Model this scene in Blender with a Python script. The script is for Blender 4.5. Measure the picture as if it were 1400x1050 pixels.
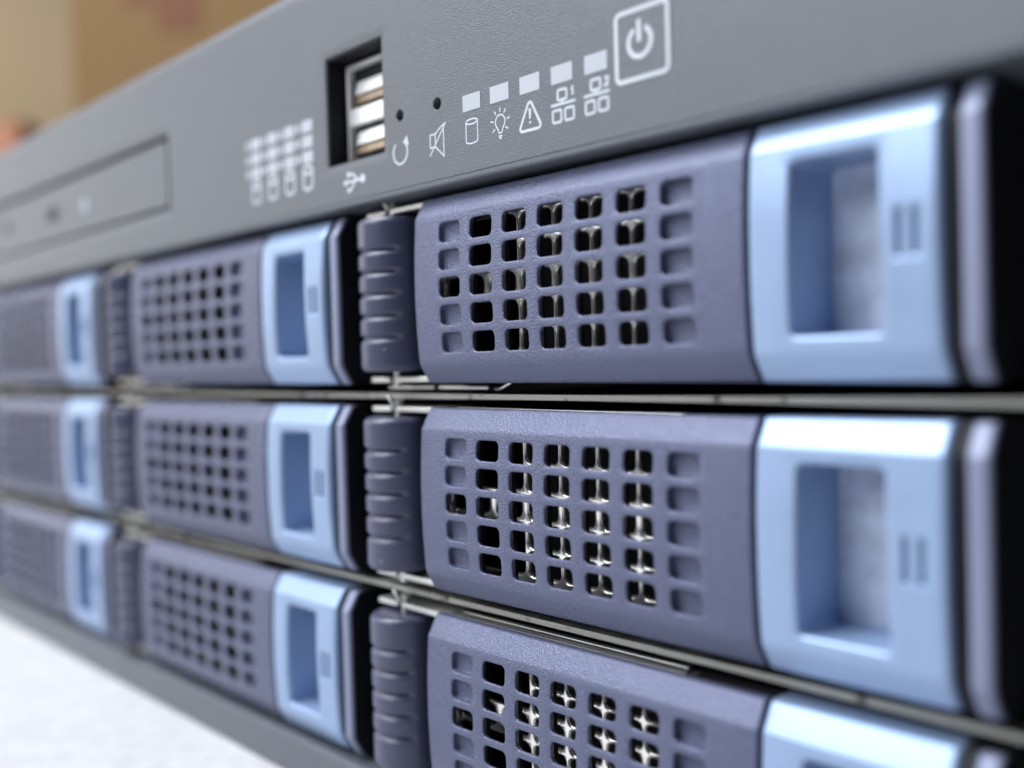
import bpy, bmesh, math, random
from mathutils import Matrix, Vector

for o in list(bpy.data.objects):
    bpy.data.objects.remove(o, do_unlink=True)
scene = bpy.context.scene
COL = scene.collection
S = 0.001           # the model is written in millimetres
ZO = 63.2           # height of the drawing's zero line above the table

# ------------------------------------------------------------------ camera
cam = bpy.data.cameras.new('camera')
cam.sensor_width = 36.0
cam.lens = 36.0
cam.clip_start = 0.005
cam.clip_end = 50
cam.dof.use_dof = True
cam.dof.focus_distance = 0.1440
cam.dof.aperture_fstop = 7.5
cam_o = bpy.data.objects.new('camera', cam)
COL.objects.link(cam_o)
R = Matrix(((0.6764958377247853, 0.0015153941914253302, 0.7364448961880892),
            (0.7358960401628776, 0.037264170991254814, -0.6760683394694141),
            (-0.028467518571828374, 0.9993043005715422, 0.024093883987092845)))
M4 = R.to_4x4()
M4.translation = Vector((117.57 * S, -95.83 * S, (13.09 + ZO) * S))
cam_o.matrix_world = M4
scene.camera = cam_o

# ------------------------------------------------------------------ light
world = bpy.data.worlds.new('World')
scene.world = world
world.use_nodes = True
bg = world.node_tree.nodes['Background']
bg.inputs['Color'].default_value = (0.62, 0.70, 1.0, 1)
bg.inputs['Strength'].default_value = 0.045


def area(name, loc, target, sx, sy, watts, color):
    l = bpy.data.lights.new(name, 'AREA')
    l.shape = 'RECTANGLE'
    l.size, l.size_y, l.energy, l.color = sx, sy, watts, color
    o = bpy.data.objects.new(name, l)
    COL.objects.link(o)
    o.location = loc
    o.rotation_euler = (Vector(target) - Vector(loc)).to_track_quat('-Z', 'Y').to_euler()
    return o


area('window_light', (-0.35, -1.15, 0.72), (-0.02, 0, 0.05), 0.7, 0.5, 8.5, (0.90, 0.94, 1.0))
area('side_window_light', (-1.05, -0.66, 0.80), (-0.05, 0, 0.06), 0.9, 0.8, 13, (0.86, 0.92, 1.0))
area('left_sheen_light', (-1.0, -0.33, 0.27), (-0.12, 0, 0.08), 0.5, 0.4, 1.2, (0.84, 0.91, 1.0))  # added lamp, gives the left end of the panel its sheen
area('overhead_light', (-0.30, -0.30, 0.90), (0, 0, 0.05), 0.6, 0.5, 15, (0.90, 0.94, 1.0))
vs = scene.view_settings
vs.view_transform = 'Standard'
vs.look = 'None'
vs.exposure = 0.0
vs.gamma = 1.0
vs.use_curve_mapping = False
scene.cycles.use_denoising = True
scene.cycles.max_bounces = 8


# ------------------------------------------------------------------ materials
def mat(name, color, rough=0.45, metal=0.0, spec=0.5, grain=None, grain_strength=0.3, grain_dist=0.00012,
        mottling=0.06, mottle_scale=90, rough_var=0.08, dust=0.0, coat=0.0, speckle=0.0):
    m = bpy.data.materials.new(name)
    m.use_nodes = True
    nt = m.node_tree
    N, L = nt.nodes, nt.links
    b = N['Principled BSDF']
    b.inputs['Roughness'].default_value = rough
    b.inputs['Metallic'].default_value = metal
    b.inputs['Specular IOR Level'].default_value = spec
    b.inputs['Coat Weight'].default_value = coat
    tc = N.new('ShaderNodeTexCoord')
    oi = N.new('ShaderNodeObjectInfo')
    add = N.new('ShaderNodeVectorMath'); add.operation = 'ADD'
    L.new(tc.outputs['Object'], add.inputs[0])
    L.new(oi.outputs['Random'], add.inputs[1])
    vec = add.outputs[0]
    n1 = N.new('ShaderNodeTexNoise')
    n1.inputs['Scale'].default_value = mottle_scale
    n1.inputs['Detail'].default_value = 4
    L.new(vec, n1.inputs['Vector'])
    mr = N.new('ShaderNodeMapRange')
    mr.inputs['To Min'].default_value = 1 - mottling
    mr.inputs['To Max'].default_value = 1 + mottling
    L.new(n1.outputs['Fac'], mr.inputs['Value'])
    mul = N.new('ShaderNodeVectorMath'); mul.operation = 'SCALE'
    mul.inputs[0].default_value = color
    L.new(mr.outputs[0], mul.inputs['Scale'])
    col = mul.outputs[0]
    if dust > 0:
        nd = N.new('ShaderNodeTexNoise')
        nd.inputs['Scale'].default_value = 900
        nd.inputs['Detail'].default_value = 1
        L.new(vec, nd.inputs['Vector'])
        rp = N.new('ShaderNodeMapRange')
        rp.inputs['From Min'].default_value = 0.80
        rp.inputs['From Max'].default_value = 0.84
        rp.inputs['To Max'].default_value = dust
        L.new(nd.outputs['Fac'], rp.inputs['Value'])
        mx = N.new('ShaderNodeMix'); mx.data_type = 'RGBA'
        L.new(rp.outputs[0], mx.inputs['Factor'])
        L.new(col, mx.inputs[6])
        mx.inputs[7].default_value = (0.6, 0.6, 0.62, 1)
        col = mx.outputs[2]
    if grain and speckle > 0:
        gs = N.new('ShaderNodeTexNoise')
        gs.inputs['Scale'].default_value = grain
        gs.inputs['Detail'].default_value = 1
        L.new(vec, gs.inputs['Vector'])
        ms = N.new('ShaderNodeMapRange')
        ms.inputs['From Min'].default_value = 0.3
        ms.inputs['From Max'].default_value = 0.7
        ms.inputs['To Min'].default_value = 1 - speckle
        ms.inputs['To Max'].default_value = 1 + speckle
        L.new(gs.outputs['Fac'], ms.inputs['Value'])
        sc = N.new('ShaderNodeVectorMath'); sc.operation = 'SCALE'
        L.new(col, sc.inputs[0]); L.new(ms.outputs[0], sc.inputs['Scale'])
        col = sc.outputs[0]
    L.new(col, b.inputs['Base Color'])
    mr2 = N.new('ShaderNodeMapRange')
    mr2.inputs['To Min'].default_value = max(0.02, rough - rough_var)
    mr2.inputs['To Max'].default_value = rough + rough_var
    L.new(n1.outputs['Fac'], mr2.inputs['Value'])
    L.new(mr2.outputs[0], b.inputs['Roughness'])
    if grain:
        g = N.new('ShaderNodeTexNoise')
        g.inputs['Scale'].default_value = grain
        g.inputs['Detail'].default_value = 2
        g.inputs['Roughness'].default_value = 0.55
        L.new(vec, g.inputs['Vector'])
        bp = N.new('ShaderNodeBump')
        bp.inputs['Strength'].default_value = grain_strength
        bp.inputs['Distance'].default_value = grain_dist
        L.new(g.outputs['Fac'], bp.inputs['Height'])
        L.new(bp.outputs[0], b.inputs['Normal'])
    return m


M = {}
M['face'] = mat('violet_grey_plastic', (0.101, 0.113, 0.188), 0.26, metal=0.3, spec=0.5, grain=3600, grain_strength=0.8, grain_dist=0.00022, speckle=0.10, dust=0.35)
M['latch'] = mat('pale_blue_paint', (0.285, 0.385, 0.565), 0.38, metal=0.42, spec=0.5, grain=4200, grain_strength=0.35, speckle=0.05, mottling=0.09, rough_var=0.12)
M['strip'] = mat('grey_violet_plastic', (0.20, 0.22, 0.32), 0.46, metal=0.2, grain=2300, grain_strength=0.3)
M['floor'] = mat('scuffed_grey_plastic', (0.52, 0.57, 0.68), 0.42, mottling=0.5, mottle_scale=330, grain=2300, grain_strength=0.3)
M['hinge'] = mat('dark_navy_plastic', (0.056, 0.060, 0.106), 0.32, spec=0.5, grain=2600, grain_strength=0.12, dust=0.3)
M['dark'] = mat('black_plastic', (0.008, 0.008, 0.012), 0.6, spec=0.25)
M['metal'] = mat('stamped_steel', (0.96, 0.93, 0.86), 0.22, metal=0.9, grain=900, grain_strength=0.12)
M['zinc'] = mat('zinc_plate', (0.66, 0.66, 0.64), 0.36, metal=0.9, grain=1200, grain_strength=0.25)
M['panel'] = mat('grey_textured_plastic', (0.098, 0.109, 0.128), 0.34, spec=0.5, grain=4600, grain_strength=0.8, grain_dist=0.00020, speckle=0.16, dust=0.12)
M['print'] = mat('white_print', (0.55, 0.58, 0.62), 0.7, spec=0.2, mottling=0.12, grain=2900, grain_strength=0.25)
M['lens'] = mat('frosted_lens', (0.45, 0.47, 0.51), 0.7, spec=0.2, mottling=0.07, grain=2900, grain_strength=0.2)
M['door'] = mat('grey_door_plastic', (0.105, 0.113, 0.13), 0.38, grain=2900, grain_strength=0.3)
M['gold'] = mat('usb_spring_metal', (0.86, 0.81, 0.72), 0.28, metal=0.7)
M['shell'] = mat('nickel_shell', (0.90, 0.90, 0.88), 0.30, metal=0.35)
M['usb_reflection'] = mat('brown_reflection_tone', (0.34, 0.25, 0.17), 0.35, metal=0.4, mottling=0.3, mottle_scale=500)  # brown reflection on the usb plates, put into the colour
M['white_plastic'] = mat('white_plastic', (0.75, 0.75, 0.72), 0.35)
M['table'] = mat('white_laminate', (0.51, 0.505, 0.515), 0.5, mottling=0.06, grain=300, grain_strength=0.2, speckle=0.07)
M['wall'] = mat('beige_wall_paint', (0.76, 0.59, 0.36), 0.8, mottling=0.04)
M['card'] = mat('brown_cardboard', (0.175, 0.098, 0.030), 0.8, mottling=0.05)
M['salmon'] = mat('salmon_paint', (0.42, 0.19, 0.11), 0.8)
M['red'] = mat('red_print', (0.15, 0.055, 0.025), 0.8)


def rail_material():
    m = mat('cut_steel_edge', (0.34, 0.34, 0.31), 0.45, metal=0.7, grain=2500, grain_strength=0.5)
    nt = m.node_tree
    N, L = nt.nodes, nt.links
    b = N['Principled BSDF']
    src = b.inputs['Base Color'].links[0].from_socket
    tc = N.new('ShaderNodeTexCoord')
    n = N.new('ShaderNodeTexNoise')
    n.inputs['Scale'].default_value = 520
    n.inputs['Detail'].default_value = 6
    n.inputs['Roughness'].default_value = 0.7
    L.new(tc.outputs['Object'], n.inputs['Vector'])
    n2 = N.new('ShaderNodeTexNoise')
    n2.inputs['Scale'].default_value = 55
    L.new(tc.outputs['Object'], n2.inputs['Vector'])
    ml = N.new('ShaderNodeMath'); ml.operation = 'MULTIPLY'
    L.new(n.outputs['Fac'], ml.inputs[0]); L.new(n2.outputs['Fac'], ml.inputs[1])
    r = N.new('ShaderNodeMapRange')
    r.inputs['From Min'].default_value = 0.30
    r.inputs['From Max'].default_value = 0.36
    L.new(ml.outputs[0], r.inputs['Value'])
    mx = N.new('ShaderNodeMix'); mx.data_type = 'RGBA'
    L.new(r.outputs[0], mx.inputs['Factor'])
    L.new(src, mx.inputs[6])
    mx.inputs[7].default_value = (0.05, 0.035, 0.025, 1)
    L.new(mx.outputs[2], b.inputs['Base Color'])
    return m


M['rail'] = rail_material()


# ------------------------------------------------------------------ mesh helpers (millimetres)
class MB:
    def __init__(self):
        self.v, self.key, self.f = [], {}, []
        self.bow = 0.0      # fronts bulge a little: depth grows with the square of the height

    def vert(self, p):
        if self.bow:
            p = (p[0], p[1] + self.bow * p[2] * p[2], p[2])
        k = (round(p[0], 3), round(p[1], 3), round(p[2], 3))
        i = self.key.get(k)
        if i is None:
            i = self.key[k] = len(self.v)
            self.v.append((p[0] * S, p[1] * S, p[2] * S))
        return i

    def face(self, pts):
        ids = []
        for p in pts:
            i = self.vert(p)
            if i not in ids:
                ids.append(i)
        if len(ids) > 2:
            self.f.append(ids)

    def loops(self, a, b):
        n = len(a)
        for i in range(n):
            j = (i + 1) % n
            self.face([a[i], a[j], b[j], b[i]])

    def box(self, x0, x1, y0, y1, z0, z1, bev=0.0):
        b = min(bev, (x1 - x0) * .45, (y1 - y0) * .45, (z1 - z0) * .45)
        if b <= 0:
            P = [(x, y, z) for x in (x0, x1) for y in (y0, y1) for z in (z0, z1)]
            for q in ((0, 1, 3, 2), (4, 6, 7, 5), (0, 4, 5, 1), (2, 3, 7, 6), (0, 2, 6, 4), (1, 5, 7, 3)):
                self.face([P[i] for i in q])
            return
        bm = bmesh.new()
        vs_ = {}
        for x in (x0, x1):
            for y in (y0, y1):
                for z in (z0, z1):
                    vs_[(x, y, z)] = bm.verts.new((x, y, z))
        P = [vs_[(x, y, z)] for x in (x0, x1) for y in (y0, y1) for z in (z0, z1)]
        for q in ((0, 1, 3, 2), (4, 6, 7, 5), (0, 4, 5, 1), (2, 3, 7, 6), (0, 2, 6, 4), (1, 5, 7, 3)):
            bm.faces.new([P[i] for i in q])
        bmesh.ops.bevel(bm, geom=list(bm.edges), offset=b, segments=2, affect='EDGES', profile=0.5)
        for f in bm.faces:
            self.face([tuple(v.co) for v in f.verts])
        bm.free()

    def cyl(self, c, axis, r, l0, l1, n=20, r1=None):
        r1 = r if r1 is None else r1
        def ring(l, rr):
            o = []
            for i in range(n):
                a = 2 * math.pi * i / n
                u, w = rr * math.cos(a), rr * math.sin(a)
                o.append({'z': (c[0] + u, c[1] + w, c[2] + l), 'y': (c[0] + u, c[1] + l, c[2] + w),
                          'x': (c[0] + l, c[1] + u, c[2] + w)}[axis])
            return o
        A, B = ring(l0, r), ring(l1, r1)
        self.loops(A, B)
        self.face(A); self.face(B)

    def tube(self, pts, r, n=8):
        rings = []
        for i, p in enumerate(pts):
            a = Vector(pts[max(i - 1, 0)]); b = Vector(pts[min(i + 1, len(pts) - 1)])
            t = (b - a).normalized()
            u = t.orthogonal().normalized() if i == 0 else (u - t * u.dot(t)).normalized()
            w = t.cross(u)
            rings.append([tuple(Vector(p) + r * (u * math.cos(2 * math.pi * k / n) + w * math.sin(2 * math.pi * k / n)))
                          for k in range(n)])
        for A, B in zip(rings, rings[1:]):
            self.loops(A, B)
        self.face(rings[0]); self.face(rings[-1])

    def mesh(self, name, material, smooth=True, angle=20):
        me = bpy.data.meshes.new(name)
        me.from_pydata(self.v, [], self.f)
        bm = bmesh.new(); bm.from_mesh(me)
        bmesh.ops.recalc_face_normals(bm, faces=bm.faces)
        bm.to_mesh(me); bm.free()
        if smooth:
            for p in me.polygons:
                p.use_smooth = True
            me.set_sharp_from_angle(angle=math.radians(angle))
        me.materials.append(M[material])
        return me

    def build(self, name, material, parent=None, smooth=True, angle=20):
        o = bpy.data.objects.new(name, self.mesh(name, material, smooth, angle))
        COL.objects.link(o)
        if parent:
            o.parent = parent
        return o


def tag(o, label=None, cat=None, group=None, kind=None):
    if label: o['label'] = label
    if cat: o['category'] = cat
    if group: o['group'] = group
    if kind: o['kind'] = kind
    return o


def empty(name, loc=(0, 0, 0)):
    o = bpy.data.objects.new(name, None)
    o.empty_display_size = 0.01
    COL.objects.link(o)
    o.location = loc
    return o


def rounded_loop(h, grow=0.0, k=7, zsub=()):
    """h: dict xlt xrt xlb xrb zt zb r ; returns a loop of (x,z) and for each the rule for its partner on the cell border."""
    zt, zb = h['zt'] + grow, h['zb'] - grow
    r = max(0.05, min(h['r'] + grow, (zt - zb) / 2 - 1e-4))
    def lr(z):
        t = (z - h['zb']) / (h['zt'] - h['zb'])
        return (h['xlb'] + (h['xlt'] - h['xlb']) * t - grow, h['xrb'] + (h['xrt'] - h['xrb']) * t + grow)
    out = []
    for cidx, a0 in enumerate((0, 90, 180, 270)):      # corners TR, TL, BL, BR
        for i in range(k):
            a = math.radians(a0 + 90 * i / (k - 1))
            sx = 1 if cidx in (0, 3) else -1
            sz = 1 if cidx in (0, 1) else -1
            z = (zt - r if sz > 0 else zb + r) + r * math.sin(a)
            xl, xr = lr(z)
            rr = min(r, (xr - xl) / 2 - 1e-4)
            x = (xr - rr if sx > 0 else xl + rr) + rr * math.cos(a)
            out.append((x, z, cidx, i))
        if cidx in (1, 3) and zsub:                     # extra points down the left and up the right side
            for z in sorted(zsub, reverse=(cidx == 1)):
                out.append((lr(z)[0 if cidx == 1 else 1], z, cidx, k))
    return out


def hole_cell(mb, x0, x1, z0, z1, h, rings, floor=False, k=7, yof=0.0, zsub=()):
    """a rectangular piece of plate with a rounded opening; rings = [(grow, y), ...] from the front inwards."""
    mid = k // 2
    g0, y0 = rings[0]
    first = rounded_loop(h, g0, k, zsub)
    outer = []
    for x, z, c, i in first:
        if i == mid:
            outer.append(((x1, x0, x0, x1)[c], (z1, z1, z0, z0)[c]))
        else:
            side = [('r', 't'), ('t', 'l'), ('l', 'b'), ('b', 'r')][c][0 if i < mid else 1]
            outer.append({'r': (x1, z), 'l': (x0, z), 't': (x, z1), 'b': (x, z0)}[side])
    prev = [(x, yof, z) for x, z in outer]
    for g, y in rings:
        cur = [(x, y + yof, z) for x, z, c, i in rounded_loop(h, g, k, zsub)]
        mb.loops(prev, cur)
        prev = cur
    if floor:
        mb.face(prev)


def rect(x0, x1, z0, z1, r):
    return dict(xlt=x0, xlb=x0, xrt=x1, xrb=x1, zt=z1, zb=z0, r=r)


BEV = [(0.22, 0.0), (0.12, 0.03), (0.04, 0.10), (0.0, 0.24)]

PX, PZ = 7.03, 4.087
PITCH_X, PITCH_Z = 108.0, 32.187
# vertical section of a drive front: (z, depth)
PROF_TOP = [(10.8, 0.0), (11.0, 0.04), (11.2, 0.14), (13.72, 1.34), (13.94, 1.5), (14.05, 1.72)]
PROF_BOT = [(-10.7, 0.0), (-11.2, 0.06), (-11.7, 0.22), (-13.9, 1.28), (-14.17, 1.46), (-14.3, 1.72)]
BACK = 6.0


def section_rows(flat):
    rows = [(-14.3, None)] + [(z, y) for z, y in reversed(PROF_BOT)]
    rows += [(z, 0.0) for z in flat]
    rows += PROF_TOP + [(14.05, None)]
    return rows


def front_shell(mb, cols, flat, cells):
    """cols: (x, dy) or (x, None) for the return; flat: z lines of the flat part; cells {(ci, zi): callable}."""
    mb.bow = 0.0042
    rows = section_rows(flat)
    off = 1 + len(PROF_BOT)
    def P(ci, ri):
        x, dy = cols[ci]
        z, y = rows[ri]
        if dy is None or y is None:
            return (x, BACK, z)
        return (x, y + dy, z)
    for ci in range(len(cols) - 1):
        for ri in range(len(rows) - 1):
            fn = cells.get((ci, ri - off))
            if fn == 'skip':
                continue
            if fn:
                fn(cols[ci][0], cols[ci + 1][0], rows[ri][0], rows[ri + 1][0])
            else:
                mb.face([P(ci, ri), P(ci + 1, ri), P(ci + 1, ri + 1), P(ci, ri + 1)])


# ------------------------------------------------------------------ drive caddy parts
def make_face():
    global BACK
    mb = MB()
    keep, BACK = BACK, 2.7
    cols = [(-8.6, None), (-8.6, 0.55), (-8.52, 0.25), (-8.3, 0.06), (-8.0, 0.0)]
    c0 = len(cols)
    cols += [(PX * (k - 0.5), 0.0) for k in range(8)]
    cols += [(51.1, 0.0), (51.4, 0.06), (51.55, 0.25), (51.55, None)]
    flat = [PZ * (k - 2.5) for k in range(6)]
    cells = {}
    for i in range(7):
        for j in range(5):
            blind = (i == 6) or (i == 0 and j != 2)
            h = rect(PX * i - 2.36, PX * i + 2.36, PZ * (j - 2) - 1.47, PZ * (j - 2) + 1.47, 0.78)
            def fn(x0, x1, z0, z1, h=h, blind=blind, i=i):
                if blind:
                    d = 1.05 if i == 0 else 1.3
                    hole_cell(mb, x0, x1, z0, z1, h, BEV + [(0.0, d - 0.3), (-0.1, d - 0.08), (-0.3, d)], floor=True)
                else:
                    hole_cell(mb, x0, x1, z0, z1, h, BEV + [(0.3, 0.95)])
            cells[(c0 + i, j)] = fn
    front_shell(mb, cols, flat, cells)
    BACK = keep
    return mb


def make_latch():
    mb = MB()
    cols = [(52.15, None), (52.15, 0.5), (52.25, 0.2), (52.45, 0.05), (52.8, 0.0), (55.6, 0.0), (68.7, 0.0),
            (70.4, 0.0), (72.1, 0.0), (73.0, 0.0), (73.3, 0.08), (73.55, 0.3), (73.65, 0.7), (73.65, None)]
    ZL = [-8.0, -5.3, -2.6, 3.4, 5.8, 8.0]
    flat = [-10.69] + ZL + [10.79]
    win = dict(xlt=57.45, xlb=57.1, xrt=67.2, xrb=67.6, zt=9.2, zb=-9.3, r=0.7)
    def window(x0, x1, z0, z1):
        hole_cell(mb, x0, x1, -10.69, 10.79, win,
                  [(0.5, 0.0), (0.32, 0.05), (0.14, 0.2), (0.04, 0.4), (0.0, 0.65), (0.0, 9.0)], zsub=ZL)
    def mark(x0, x1, z0, z1):
        xc = (x0 + x1) / 2
        hole_cell(mb, x0, x1, z0, z1, rect(xc - 0.34, xc + 0.34, -1.9, 2.7, 0.2),
                  [(0.12, 0.0), (0.03, 0.06), (0.0, 0.15), (0.0, 0.55)], floor=True, k=5)
    cells = {(5, q): 'skip' for q in range(1, 7)}
    cells.update({(5, 0): window, (6, 3): mark, (7, 3): mark})
    front_shell(mb, cols, flat, cells)
    return mb


def make_recess_floor():
    mb = MB()
    mb.box(56.2, 68.4, 8.95, 9.6, -10.2, 10.2, 0.1)
    return mb


def make_strip():
    mb = MB()
    global BACK
    keep = BACK
    BACK = 3.2
    cols = [(75.45, None), (75.45, 0.3), (75.55, 0.1), (75.8, 0.0), (77.15, 0.0), (77.4, 0.08), (77.55, 0.25), (77.6, 0.6), (77.6, 0.7)]
    front_shell(mb, cols, [-10.69, 10.79], {})
    BACK = keep
    return mb


def make_gap_filler():  # black filler paints the shade in the gap beside the latch
    mb = MB()
    global BACK
    keep = BACK
    BACK = 15.0
    cols = [(73.2, None), (73.2, 1.0), (75.3, 0.85), (77.55, 0.7), (77.67, 0.75), (77.67, None)]
    front_shell(mb, cols, [-10.69, 10.79], {})
    BACK = keep
    return mb


def make_tray():
    mb = MB()
    x0, x1, z0, z1, y0, y1 = -8.1, 77.65, -13.8, 13.7, 2.9, 44.0
    t = 0.9
    mb.box(x0, x1, y0 + 3.3, y1, z1 - t, z1)
    mb.box(x0, x1, y0 + 3.3, y1, z0, z0 + t)
    mb.box(x0, x0 + t, y0 + 3.2, y1, z0 + t, z1 - t)
    mb.box(x1 - t, x1, y0 + 0.4, y1, z0 + t, z1 - t)
    mb.box(x0 + t, x1 - t, 16.0, y1, z0 + t, z1 - t)
    for k in range(1, 7):                               # upright ribs behind the grille
        mb.box(PX * (k - 0.5) - 0.3, PX * (k - 0.5) + 0.3, 1.55, 2.35, -10.5, 10.5)
    mb.box(51.0, 52.9, 2.9, 16.0, z0 + t, z1 - t)
    return mb


def make_grip():
    mb = MB()
    cx, cy, r0, hz = -19.0, 4.4, 6.0, 12.4
    zs = []
    def prof(z):
        e = hz - abs(z)
        if e < 1.1:
            q = (1.1 - e) / 1.1
            return -1.1 * (1 - math.sqrt(max(0, 1 - q * q)))
        return 0.0
    grooves = [7.1, 3.6, 0.1, -3.4, -6.9]
    def groove(z):
        d = 0.0
        for g in grooves:
            u = z - g
            t = u / 0.75 if u > 0 else -u / 1.0
            if t < 1:
                d = max(d, 0.6 * (1 - math.sin(t * math.pi / 2)) ** 0.9)
        return d
    z = -hz
    zs = [-hz, -hz + 0.03, -hz + 0.1, -hz + 0.22, -hz + 0.4, -hz + 0.65, -hz + 0.9, -hz + 1.15]
    zs += [-11.0 + 0.09 * i for i in range(int(22 / 0.09) + 1)]
    zs += [-q for q in reversed(zs[:8])]
    n = 72
    rings = []
    for z in zs:
        ring = []
        for i in range(n):
            a = 360.0 * i / n - 180.0      # degrees from straight ahead (-Y), positive towards +X
            m = 1.0
            if a > 50: m = max(0.0, 1 - (a - 50) / 13.0)
            if a < -125: m = max(0.0, 1 - (-125 - a) / 9.0)
            m = m * m * (3 - 2 * m)
            rr = r0 + prof(z) - groove(z) * m
            ring.append((cx + rr * math.sin(math.radians(a)), cy - rr * math.cos(math.radians(a)), z))
        rings.append(ring)
    for A, B in zip(rings, rings[1:]):
        mb.loops(A, B)
    mb.face(rings[0]); mb.face(rings[-1])
    return mb


def make_mesh_sheet():
    mb = MB()
    y0, y1 = 4.3, 5.2
    rings = [(0.32, y0), (0.24, y0 + 0.03), (0.13, y0 + 0.11), (0.05, y0 + 0.23), (0.0, y0 + 0.4), (0.0, y1)]
    def cell(xa, xb, za, zb, ml, mr, mz, r):
        hole_cell(mb, xa, xb, za, zb, rect(xa + ml, xb - mr, za + mz, zb - mz, r), [(g, y - y0) for g, y in rings], k=7, yof=y0)
    for i in range(2, 7):
        for j in range(5):
            side = 0.36 if j != 2 else 0.66
            cell(PX * (i - 0.5), PX * (i + 0.5), PZ * (j - 2.5), PZ * (j - 1.5), side, side, 0.33, 0.9)
    xl, xm, xr = -6.5, PX * 0.5, PX * 1.5
    cell(xl, xr, PZ * 0.5, PZ * 2.5, 0.5, 0.46, 0.34, 1.2)
    cell(xl, xr, -PZ * 2.5, -PZ * 0.5, 0.5, 0.46, 0.34, 1.2)
    cell(xl, xm, -PZ * 0.5, PZ * 0.5, 0.5, 0.85, 0.34, 1.2)
    cell(xm, xr, -PZ * 0.5, PZ * 0.5, 0.85, 0.85, 0.34, 1.2)
    for z0, z1 in ((PZ * 2.5, 12.7), (-12.7, -PZ * 2.5)):
        mb.face([(xl, y0, z0), (PX * 6.5, y0, z0), (PX * 6.5, y0, z1), (xl, y0, z1)])
    return mb


def make_bracket(sgn):
    mb = MB()
    za, zb = (13.1, 14.0) if sgn > 0 else (-14.15, -13.25)
    mb.box(-25.2, -20.0, 3.2, 13.0, za, zb, 0.2)
    mb.box(-18.2, -7.0, 3.0, 13.0, za + 0.05, zb + 0.05, 0.2)
    mb.box(-20.0, -18.2, 5.6, 13.0, za + 0.1, zb - 0.1)
    return mb


def make_pin():
    mb = MB()
    mb.cyl((-19.1, 4.4, 0), 'z', 0.75, -14.9, 14.9, 16)
    mb.cyl((-19.1, 4.4, 0), 'z', 0.95, 14.9, 15.2, 16, 0.6)
    return mb


def make_shield_strip():
    mb = MB()
    for k in range(4):
        y = 2.75 + k * 1.15
        mb.box(-8.0, 39.5 - 0.6 * k, y, y + 1.0, 13.5, 13.86 + 0.08 * (k % 2), 0.12)
    mb.box(-8.0, 39.5, 2.9, 7.2, 13.3, 13.55)
    return mb


def make_clip():
    mb = MB()
    mb.box(-24.5, -12.2, 6.2, 9.0, -15.35, -14.75, 0.15)
    mb.box(-11.2, 0.8, 6.4, 9.0, -15.4, -14.75, 0.15)
    mb.tube([(2.4, 6.6, -15.3), (3.6, 6.4, -15.25), (4.6, 6.4, -14.9), (5.9, 6.6, -14.3)], 0.32)
    return mb


def make_hook():
    mb = MB()
    mb.tube([(-20.6, 3.2, 15.75), (-20.2, 2.9, 15.8), (-19.7, 2.8, 15.6), (-19.35, 2.9, 15.1), (-19.2, 3.1, 14.5), (-19.15, 3.4, 13.9)], 0.33)
    return mb


def make_caddy():
    root = empty('drive_caddy')
    make_face().build('grille_face', 'face', root, angle=28)
    make_latch().build('latch_handle', 'latch', root, angle=40)
    make_recess_floor().build('recess_floor', 'floor', root)
    make_strip().build('end_strip', 'strip', root, angle=40)
    make_gap_filler().build('dark_gap_filler', 'dark', root, angle=40)
    make_tray().build('tray', 'dark', root, smooth=False)
    make_grip().build('hinge_grip', 'hinge', root, angle=50)
    make_mesh_sheet().build('vent_mesh', 'metal', root, angle=50)
    make_bracket(1).build('hinge_bracket', 'zinc', root)
    make_bracket(-1).build('hinge_bracket', 'zinc', root)
    make_pin().build('hinge_pin', 'zinc', root, angle=40)
    make_shield_strip().build('shield_strip', 'zinc', root)
    make_clip().build('spring_clip', 'zinc', root, angle=25)
    make_hook().build('spring_wire', 'zinc', root, angle=60)
    return root


def copy_tree(o, parent=None):
    c = o.copy()
    COL.objects.link(c)
    c.parent = parent
    for ch in list(o.children):
        copy_tree(ch, c)
    return c


# ------------------------------------------------------------------ setting
mb = MB()
mb.box(-1800, 900, -900, 1500, -25, 0, 3)
tag(mb.build('table_top', 'table'), kind='structure')

# ------------------------------------------------------------------ the server
server = empty('rack_server')
tag(server, 'grey rack server with a printed control panel above three rows of drive caddies', 'server')
XL, XR = -244.0, 196.0
PB, PT = 39.0 + ZO, 79.8 + ZO


def zz(v):
    return v + ZO


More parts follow.
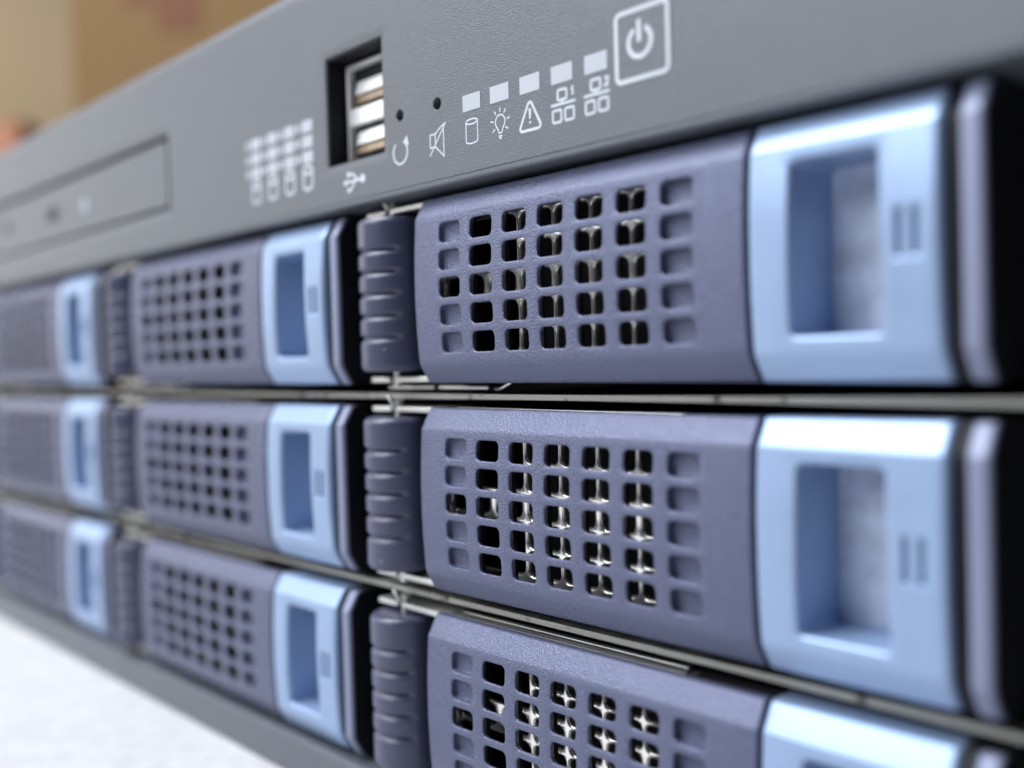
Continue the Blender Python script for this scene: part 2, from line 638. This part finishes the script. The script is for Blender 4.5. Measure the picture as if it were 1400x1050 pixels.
# control panel with its openings
def make_panel():
    mb = MB()
    xs = [XL, -226.0, -92.0, -34.0, -13.4, -12.2, -9.2, -3.0, 0.0, 72.8, 76.0, XR]
    zs = [41.0, 44.5, 49.4, 53.4, 66.5, 76.6]
    holes = {}
    def put(x0, x1, z0, z1, fn):
        i0, i1, j0, j1 = xs.index(x0), xs.index(x1), zs.index(z0), zs.index(z1)
        for i in range(i0, i1):
            for j in range(j0, j1):
                holes[(i, j)] = 'skip'
        holes[(i0, j0)] = lambda: fn(x0, x1, zz(z0), zz(z1))
    zs_all = sorted(set(zs + [46.0]))
    zs[:] = zs_all
    put(-226.0, -92.0, 44.5, 66.5, lambda a, b, c, d: hole_cell(
        mb, a, b, c, d, rect(-224.0, -93.4, zz(47.3), zz(63.3), 0.5), [(0.15, 0), (0.03, 0.05), (0, 0.2), (0, 6)], floor=True))
    put(-34.0, -13.4, 44.5, 66.5, lambda a, b, c, d: hole_cell(
        mb, a, b, c, d, rect(-31.3, -15.0, zz(46.3), zz(64.6), 0.25), [(0.15, 0), (0.03, 0.05), (0, 0.2), (0, 3.6)]))
    for x0, x1, xc, zc, r in ((-12.2, -9.2, -10.76, 51.25, 0.9), (-3.0, 0.0, -1.5, 51.2, 0.9)):
        put(x0, x1, 49.4, 53.4, lambda a, b, c, d, xc=xc, zc=zc, r=r: hole_cell(
            mb, a, b, c, d, rect(xc - r, xc + r, zz(zc) - r, zz(zc) + r, r), [(0.14, 0), (0.04, 0.05), (0, 0.2), (0, 5)], floor=True))
    put(72.8, 76.0, 44.5, 49.4, lambda a, b, c, d: hole_cell(
        mb, a, b, c, d, rect(73.4, 75.4, zz(46.2), zz(48.2), 1.0), [(0.14, 0), (0.04, 0.05), (0, 0.2), (0, 5)], floor=True))
    for i in range(len(xs) - 1):
        for j in range(len(zs) - 1):
            h = holes.get((i, j))
            if h == 'skip':
                continue
            if h:
                h()
            else:
                mb.face([(xs[i], 0, zz(zs[j])), (xs[i + 1], 0, zz(zs[j])), (xs[i + 1], 0, zz(zs[j + 1])), (xs[i], 0, zz(zs[j + 1]))])
    # rounded upper edge, stepped lower edge and the returns
    top = [(zz(76.6), 0.0)] + [(zz(76.6) + 3.2 * math.sin(a), 3.2 - 3.2 * math.cos(a)) for a in [math.radians(q) for q in range(10, 91, 10)]] + [(zz(79.8), 24.0)]
    bot = [(zz(41.0), 0.0), (zz(40.12), 0.0), (zz(40.05), 0.10), (zz(39.95), 0.10), (zz(39.88), 0.02), (zz(39.4), 0.04), (zz(39.15), 0.2), (zz(39.0), 0.6), (zz(39.0), 14.0)]
    for prof in (top, bot):
        for (za, ya), (zb, yb) in zip(prof, prof[1:]):
            mb.face([(XL, ya, za), (XR, ya, za), (XR, yb, zb), (XL, yb, zb)])
    for x in (XL, XR):
        mb.face([(x, y, z) for z, y in reversed(top)] + [(x, y, z) for z, y in bot])
    return mb


make_panel().build('control_panel', 'panel', server, angle=25)

mb = MB()
mb.box(XL, XR, 0.3, 16, 0.05, zz(-55.7), 0.7)
mb.build('bottom_lip', 'panel', server)
mb = MB()
mb.box(XL + 4, XR - 4, 24.0, 430, zz(40.0), zz(79.2), 0.5)
mb.box(XL + 4, XR - 4, 46.0, 430, zz(-60.0), zz(39.8), 0.5)
mb.build('chassis_body', 'dark', server, smooth=False)
for z in (7.55, -24.65):
    mb = MB()
    mb.box(XL + 6, XR - 6, 5.0, 45.5, zz(z) - 0.42, zz(z) + 0.42, 0.1)
    mb.build('shelf_rail', 'rail', server)
for x in (-139.5 - 108, -31.0 + 216 + 8):
    mb = MB()
    mb.box(x - 1.2, x + 1.2, 2.5, 45.5, zz(-55.0), zz(38.9), 0.2)
    mb.build('side_plate', 'dark', server)

# optical drive
mb = MB(); mb.box(-223.9, -93.5, 1.1, 5.9, zz(47.4), zz(63.2)); mb.build('door_gap_shade', 'dark', server, smooth=False)  # black block behind the door, paints the shade in its gap
od = MB()
od.box(-223.3, -94.7, 0.2, 5.8, zz(48.2), zz(62.15), 0.25)
od = od.build('optical_drive_door', 'panel', server)
mb = MB(); mb.box(-169.5, -162.6, -0.1, 0.6, zz(53.6), zz(56.6), 0.3); mb.build('eject_button', 'dark', od)
mb = MB(); mb.cyl((-204, 0, zz(56.0)), 'y', 1.9, 0.05, 0.6); mb.build('release_hole', 'dark', od)
mb = MB(); mb.cyl((-142.3, 0, zz(54.5)), 'y', 1.6, 0.0, 0.6); mb.build('status_lens', 'lens', od)

# double usb port, set back behind the panel
usb = MB()
ya = 3.4
usb.box(-31.6, -14.7, ya + 8, ya + 9, zz(45.9), zz(65.2))
usb = usb.build('usb_port', 'dark', server, smooth=False)
mb = MB()
for a in ((-31.28, -30.9, 46.32, 64.58), (-15.4, -15.02, 46.32, 64.58), (-30.9, -15.4, 46.32, 46.6), (-30.9, -15.4, 64.2, 64.58)):
    mb.box(a[0], a[1], 0.3, 10.5, zz(a[2]), zz(a[3]))
mb.build('usb_wall_shade', 'dark', usb, smooth=False)  # added black liner, paints the shade on the opening's walls
mb = MB()
X0, X1 = -30.2, -14.2
for z0, z1 in ((46.9, 47.7), (53.3, 56.2), (63.0, 63.7)):
    mb.box(X0, X1, ya, ya + 8, zz(z0), zz(z1), 0.2)
mb.box(X0, X0 + 0.6, ya + 0.02, ya + 8, zz(47.4), zz(63.2), 0.15)
mb.box(X1 - 0.6, X1, ya + 0.02, ya + 8, zz(47.4), zz(63.2), 0.15)
mb.build('usb_shell', 'shell', usb)
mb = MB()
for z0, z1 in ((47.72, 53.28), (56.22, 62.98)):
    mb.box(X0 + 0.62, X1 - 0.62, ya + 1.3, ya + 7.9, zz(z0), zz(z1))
mb.build('usb_gap_shade', 'dark', usb, smooth=False)  # solid black blocks paint the shade in the gaps around the plates
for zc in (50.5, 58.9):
    for (za, zb), mm, nm in (((zc - 0.3, zc + 1.85), 'shell', 'usb_spring'), ((zc - 1.85, zc - 0.3), 'usb_reflection', 'usb_spring_reflection')):  # lower half of each plate is coloured as a brown reflection
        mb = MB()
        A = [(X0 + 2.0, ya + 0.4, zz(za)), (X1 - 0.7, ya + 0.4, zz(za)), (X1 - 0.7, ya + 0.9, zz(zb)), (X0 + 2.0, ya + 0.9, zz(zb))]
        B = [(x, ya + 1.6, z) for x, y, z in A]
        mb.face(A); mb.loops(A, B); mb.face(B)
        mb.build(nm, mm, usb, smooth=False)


# ---- printing on the panel
def stroke_mesh(paths, w, fills=(), y=-0.025):
    mb = MB()
    for ip, path in enumerate(paths):
        yy = y - 0.0015 * ip
        closed = path[0] == path[-1] and len(path) > 2
        pts = path[:-1] if closed else path
        n = len(pts)
        L, Rr = [], []
        for i in range(n):
            p = Vector(pts[i])
            a = Vector(pts[(i - 1) % n]) if (i > 0 or closed) else None
            b = Vector(pts[(i + 1) % n]) if (i < n - 1 or closed) else None
            d1 = (p - a).normalized() if a is not None else None
            d2 = (b - p).normalized() if b is not None else None
            if d1 is None: d1 = d2
            if d2 is None: d2 = d1
            t = (d1 + d2)
            t = t.normalized() if t.length > 1e-6 else d1
            nn = Vector((-t.y, t.x))
            c = max(0.45, nn.dot(Vector((-d1.y, d1.x))))
            L.append(p + nn * (w / 2 / c)); Rr.append(p - nn * (w / 2 / c))
        m = n if closed else n - 1
        for i in range(m):
            j = (i + 1) % n
            mb.face([(q.x, yy, zz(q.y)) for q in (L[i], L[j], Rr[j], Rr[i])])
    for k, poly in enumerate(fills):
        mb.face([(x, y - 0.02 - 0.0015 * k, zz(z)) for x, z in poly])
    return mb


def arc(cx, cz, r, a0, a1, n=24, rz=None):
    rz = r if rz is None else rz
    return [(cx + r * math.cos(math.radians(a0 + (a1 - a0) * i / n)), cz + rz * math.sin(math.radians(a0 + (a1 - a0) * i / n))) for i in range(n + 1)]


def circ(cx, cz, r, n=24):
    p = arc(cx, cz, r, 0, 360, n)
    p[-1] = p[0]
    return p


def rrect(x0, x1, z0, z1, r):
    p = arc(x1 - r, z1 - r, r, 0, 90, 6) + arc(x0 + r, z1 - r, r, 90, 180, 6) + arc(x0 + r, z0 + r, r, 180, 270, 6) + arc(x1 - r, z0 + r, r, 270, 360, 6)
    return p + [p[0]]


def icon(name, paths, w, fills=(), parent=server):
    return stroke_mesh(paths, w, fills).build(name, 'print', parent, smooth=False)


for x in (4.39, 10.33, 16.40, 22.42, 28.40):
    mb = MB()
    mb.box(x, x + 3.88, -0.05, 0.6, zz(48.72), zz(51.08), 0.04)
    mb.build('indicator_light', 'lens', server)
# cylinder (disk) icon
def disk(x0, x1, z0, z1, e):
    c, r = (x0 + x1) / 2, (x1 - x0) / 2
    body = arc(c, z0 + e, r, 180, 360, 12, e) + arc(c, z1 - e, r, 0, 180, 12, e)
    body.append(body[0])
    return [body, arc(c, z1 - e, r, 180, 360, 12, e)]
icon('disk_icon', disk(5.0, 7.52, 44.05, 47.5, 0.36), 0.22)
# lamp icon
bx, bz = 12.32, 45.95
rays = []
for a in (-38, 8, 54, 90, 126, 172, 218):
    c, s = math.cos(math.radians(a)), math.sin(math.radians(a))
    rays.append([(bx + 1.35 * c, bz + 1.35 * s), (bx + 2.0 * c, bz + 2.0 * s)])
bulb = [(bx - 0.36, bz - 1.35), (bx - 0.5, bz - 0.95)] + arc(bx, bz, 0.98, 225, -45, 20) + [(bx + 0.5, bz - 0.95), (bx + 0.36, bz - 1.35)]
icon('lamp_icon', [bulb] + rays + [[(bx - 0.42, bz - 1.52), (bx + 0.42, bz - 1.52)], [(bx - 0.38, bz - 1.95), (bx + 0.38, bz - 1.95)],
                                  [(bx - 0.28, bz - 2.25), (bx + 0.28, bz - 2.25)]], 0.23)
# warning triangle
tri = arc(18.3, 47.0, 0.42, 150, 30, 6) + arc(19.85, 44.15, 0.42, 30, -90, 6) + arc(16.75, 44.15, 0.42, 270, 150, 6)
icon('warning_icon', [tri + [tri[0]]], 0.40, [[(18.12, 45.2), (18.48, 45.2), (18.56, 46.6), (18.04, 46.6)], circ(18.3, 44.72, 0.2)[:-1]])
# network icons
def digit(k, x, z):
    if k == 1:
        return [[(x - 0.2, z + 0.75), (x + 0.05, z + 1.0), (x + 0.05, z)]]
    return [[(x - 0.28, z + 0.8), (x - 0.1, z + 1.0), (x + 0.15, z + 1.0), (x + 0.28, z + 0.78), (x + 0.2, z + 0.5), (x - 0.28, z + 0.02), (x + 0.32, z + 0.02)]]
for k, dx in ((1, 0.0), (2, 5.9)):
    icon('network_icon', [rrect(23.55 + dx, 25.15 + dx, 46.55, 47.85, 0.25), [(24.35 + dx, 46.5), (24.35 + dx, 46.1)],
                          [(22.3 + dx, 46.02), (26.7 + dx, 46.02)],
                          rrect(22.6 + dx, 24.15 + dx, 43.75, 45.3, 0.25), rrect(24.85 + dx, 26.4 + dx, 43.75, 45.3, 0.25)]
         + digit(k, 26.2 + dx, 46.75), 0.36)
# reset arrow
icon('reset_icon', [arc(-10.83, 45.6, 1.8, 130, 402, 36)], 0.34, [[(-9.0, 47.95), (-8.55, 46.35), (-10.1, 46.95)]])
# muted loudspeaker
icon('mute_icon', [[(-3.3, 44.95), (-3.3, 46.85), (-2.1, 46.85), (-0.15, 48.0), (-0.15, 43.3), (-2.1, 44.95), (-3.3, 44.95)],
                   [(-2.1, 44.95), (-2.1, 46.85)], [(-3.45, 43.75), (0.45, 48.15)]], 0.24)
# usb trident
icon('usb_icon', [[(-26.3, 43.05), (-21.6, 43.15)], [(-22.6, 43.15), (-24.0, 44.25), (-25.0, 44.3)], [(-23.4, 43.1), (-24.4, 41.9), (-25.2, 41.75)]], 0.42,
     [circ(-21.2, 43.15, 0.72)[:-1], [(-26.9, 43.05), (-25.8, 43.7), (-25.8, 42.4)], circ(-25.2, 44.3, 0.5)[:-1],
      [(-25.6, 41.35), (-24.8, 41.35), (-24.8, 42.1), (-25.6, 42.1)]])
# drive lights
for i in range(4):
    x = -57.5 + 6.03 * i
    for j in range(3):
        z = 53.6 - 2.68 * j
        mb = MB()
        mb.box(x, x + 3.5, -0.05, 0.6, zz(z), zz(z + 2.05), 0.04)
        mb.build('drive_light', 'lens', server)
        icon('drive_mark', [], 0.3, [[(x - 1.75, z + 0.35), (x - 0.9, z + 0.35), (x - 0.9, z + 1.75), (x - 1.75, z + 1.75)]])
    icon('disk_icon', disk(x + 0.15, x + 3.05, 43.7, 47.7, 0.65), 0.48)
# power button
mb = MB()
mb.box(33.9, 41.85, -0.06, 0.8, zz(46.4), zz(54.6), 0.06)
pw = mb.build('power_button', 'panel', server)
s = stroke_mesh([rrect(33.88, 41.88, 46.42, 54.68, 0.7)], 0.6, y=-0.085); s.build('button_frame', 'print', pw, smooth=False)
s = stroke_mesh([arc(37.6, 50.75, 1.75, 118, 422, 40), [(37.5, 50.75), (37.5, 53.4)]], 0.64, y=-0.085); s.build('power_symbol', 'print', pw, smooth=False)
# dark printed mark at the far end of the panel
mb = MB(); mb.box(77.5, 81.5, -0.03, 0.2, zz(46.9), zz(48.2), 0.02); mb.build('panel_mark', 'dark', server)

# ------------------------------------------------------------------ drive caddies
proto = make_caddy()
rows = [('top', 24.013), ('middle', -8.174), ('bottom', -40.361)]
where = [
    {0: 'violet grey drive caddy in the top row, right under the power button, nearest the camera',
     1: 'violet grey drive caddy in the middle row, nearest the camera',
     2: 'violet grey drive caddy cut off by the bottom edge of the photo'},
    {0: 'top row drive caddy right below the optical drive end and drive lights, second from right',
     1: 'middle drive caddy of the second column from the right, at the centre of nine',
     2: 'bottom row drive caddy just above the white table, second column from the right'},
    {0: 'blurred drive caddy farthest left in the top row, below the optical drive',
     1: 'blurred drive caddy farthest left in the middle row',
     2: 'blurred drive caddy farthest left in the bottom row, above the white table'}]
random.seed(5)
for c in range(3):
    for r in range(3):
        o = proto if (c == 0 and r == 0) else copy_tree(proto)
        o.location = (-PITCH_X * c * S, 0, (rows[r][1] + ZO) * S)
        if c or r:
            o.location.x += random.uniform(-0.12, 0.12) * S
            o.location.z += random.uniform(-0.08, 0.08) * S
            o.rotation_euler = (0, math.radians(random.uniform(-0.12, 0.12)), math.radians(random.uniform(-0.1, 0.1)))
        tag(o, where[c][r], 'drive caddy', 'drive caddies in the front of the server')

# ------------------------------------------------------------------ behind the server
mb = MB()
mb.box(-1120, -1100, -900, 1500, 0, 1500)
mb.build('wall', 'wall', smooth=False)['kind'] = 'structure'


def carton(name, cx, cy, w, d, h, rz, material, label, cat):
    root = empty(name, (cx * S, cy * S, 0))
    root.rotation_euler = (0, 0, math.radians(rz))
    mb = MB(); mb.box(0, w, 0, d, 0.5, h, 2.5); mb.build('carton_body', material, root)
    mb = MB(); mb.box(-0.6, w * 0.5 - 0.6, -0.6, d + 0.6, h - 0.5, h + 2.5, 0.8); mb.build('flap', material, root)
    mb = MB(); mb.box(w * 0.5 + 0.6, w + 0.6, -0.6, d + 0.6, h - 0.5, h + 2.5, 0.8); mb.build('flap', material, root)
    return tag(root, label, cat)


c1 = carton('cardboard_box', -602, 163, 420, 300, 460, 47, 'card', 'tall brown cardboard carton with red print, blurred behind the server', 'box')
mb = MB(); mb.box(62, 90, -0.7, 0.2, 308, 380); mb.box(38, 62, -0.7, 0.2, 326, 380); mb.build('red_print', 'red', c1)
c2 = carton('red_box', -1033, 140, 130, 55, 322, 47, 'salmon', 'small reddish box at the left edge, blurred behind the server', 'box')
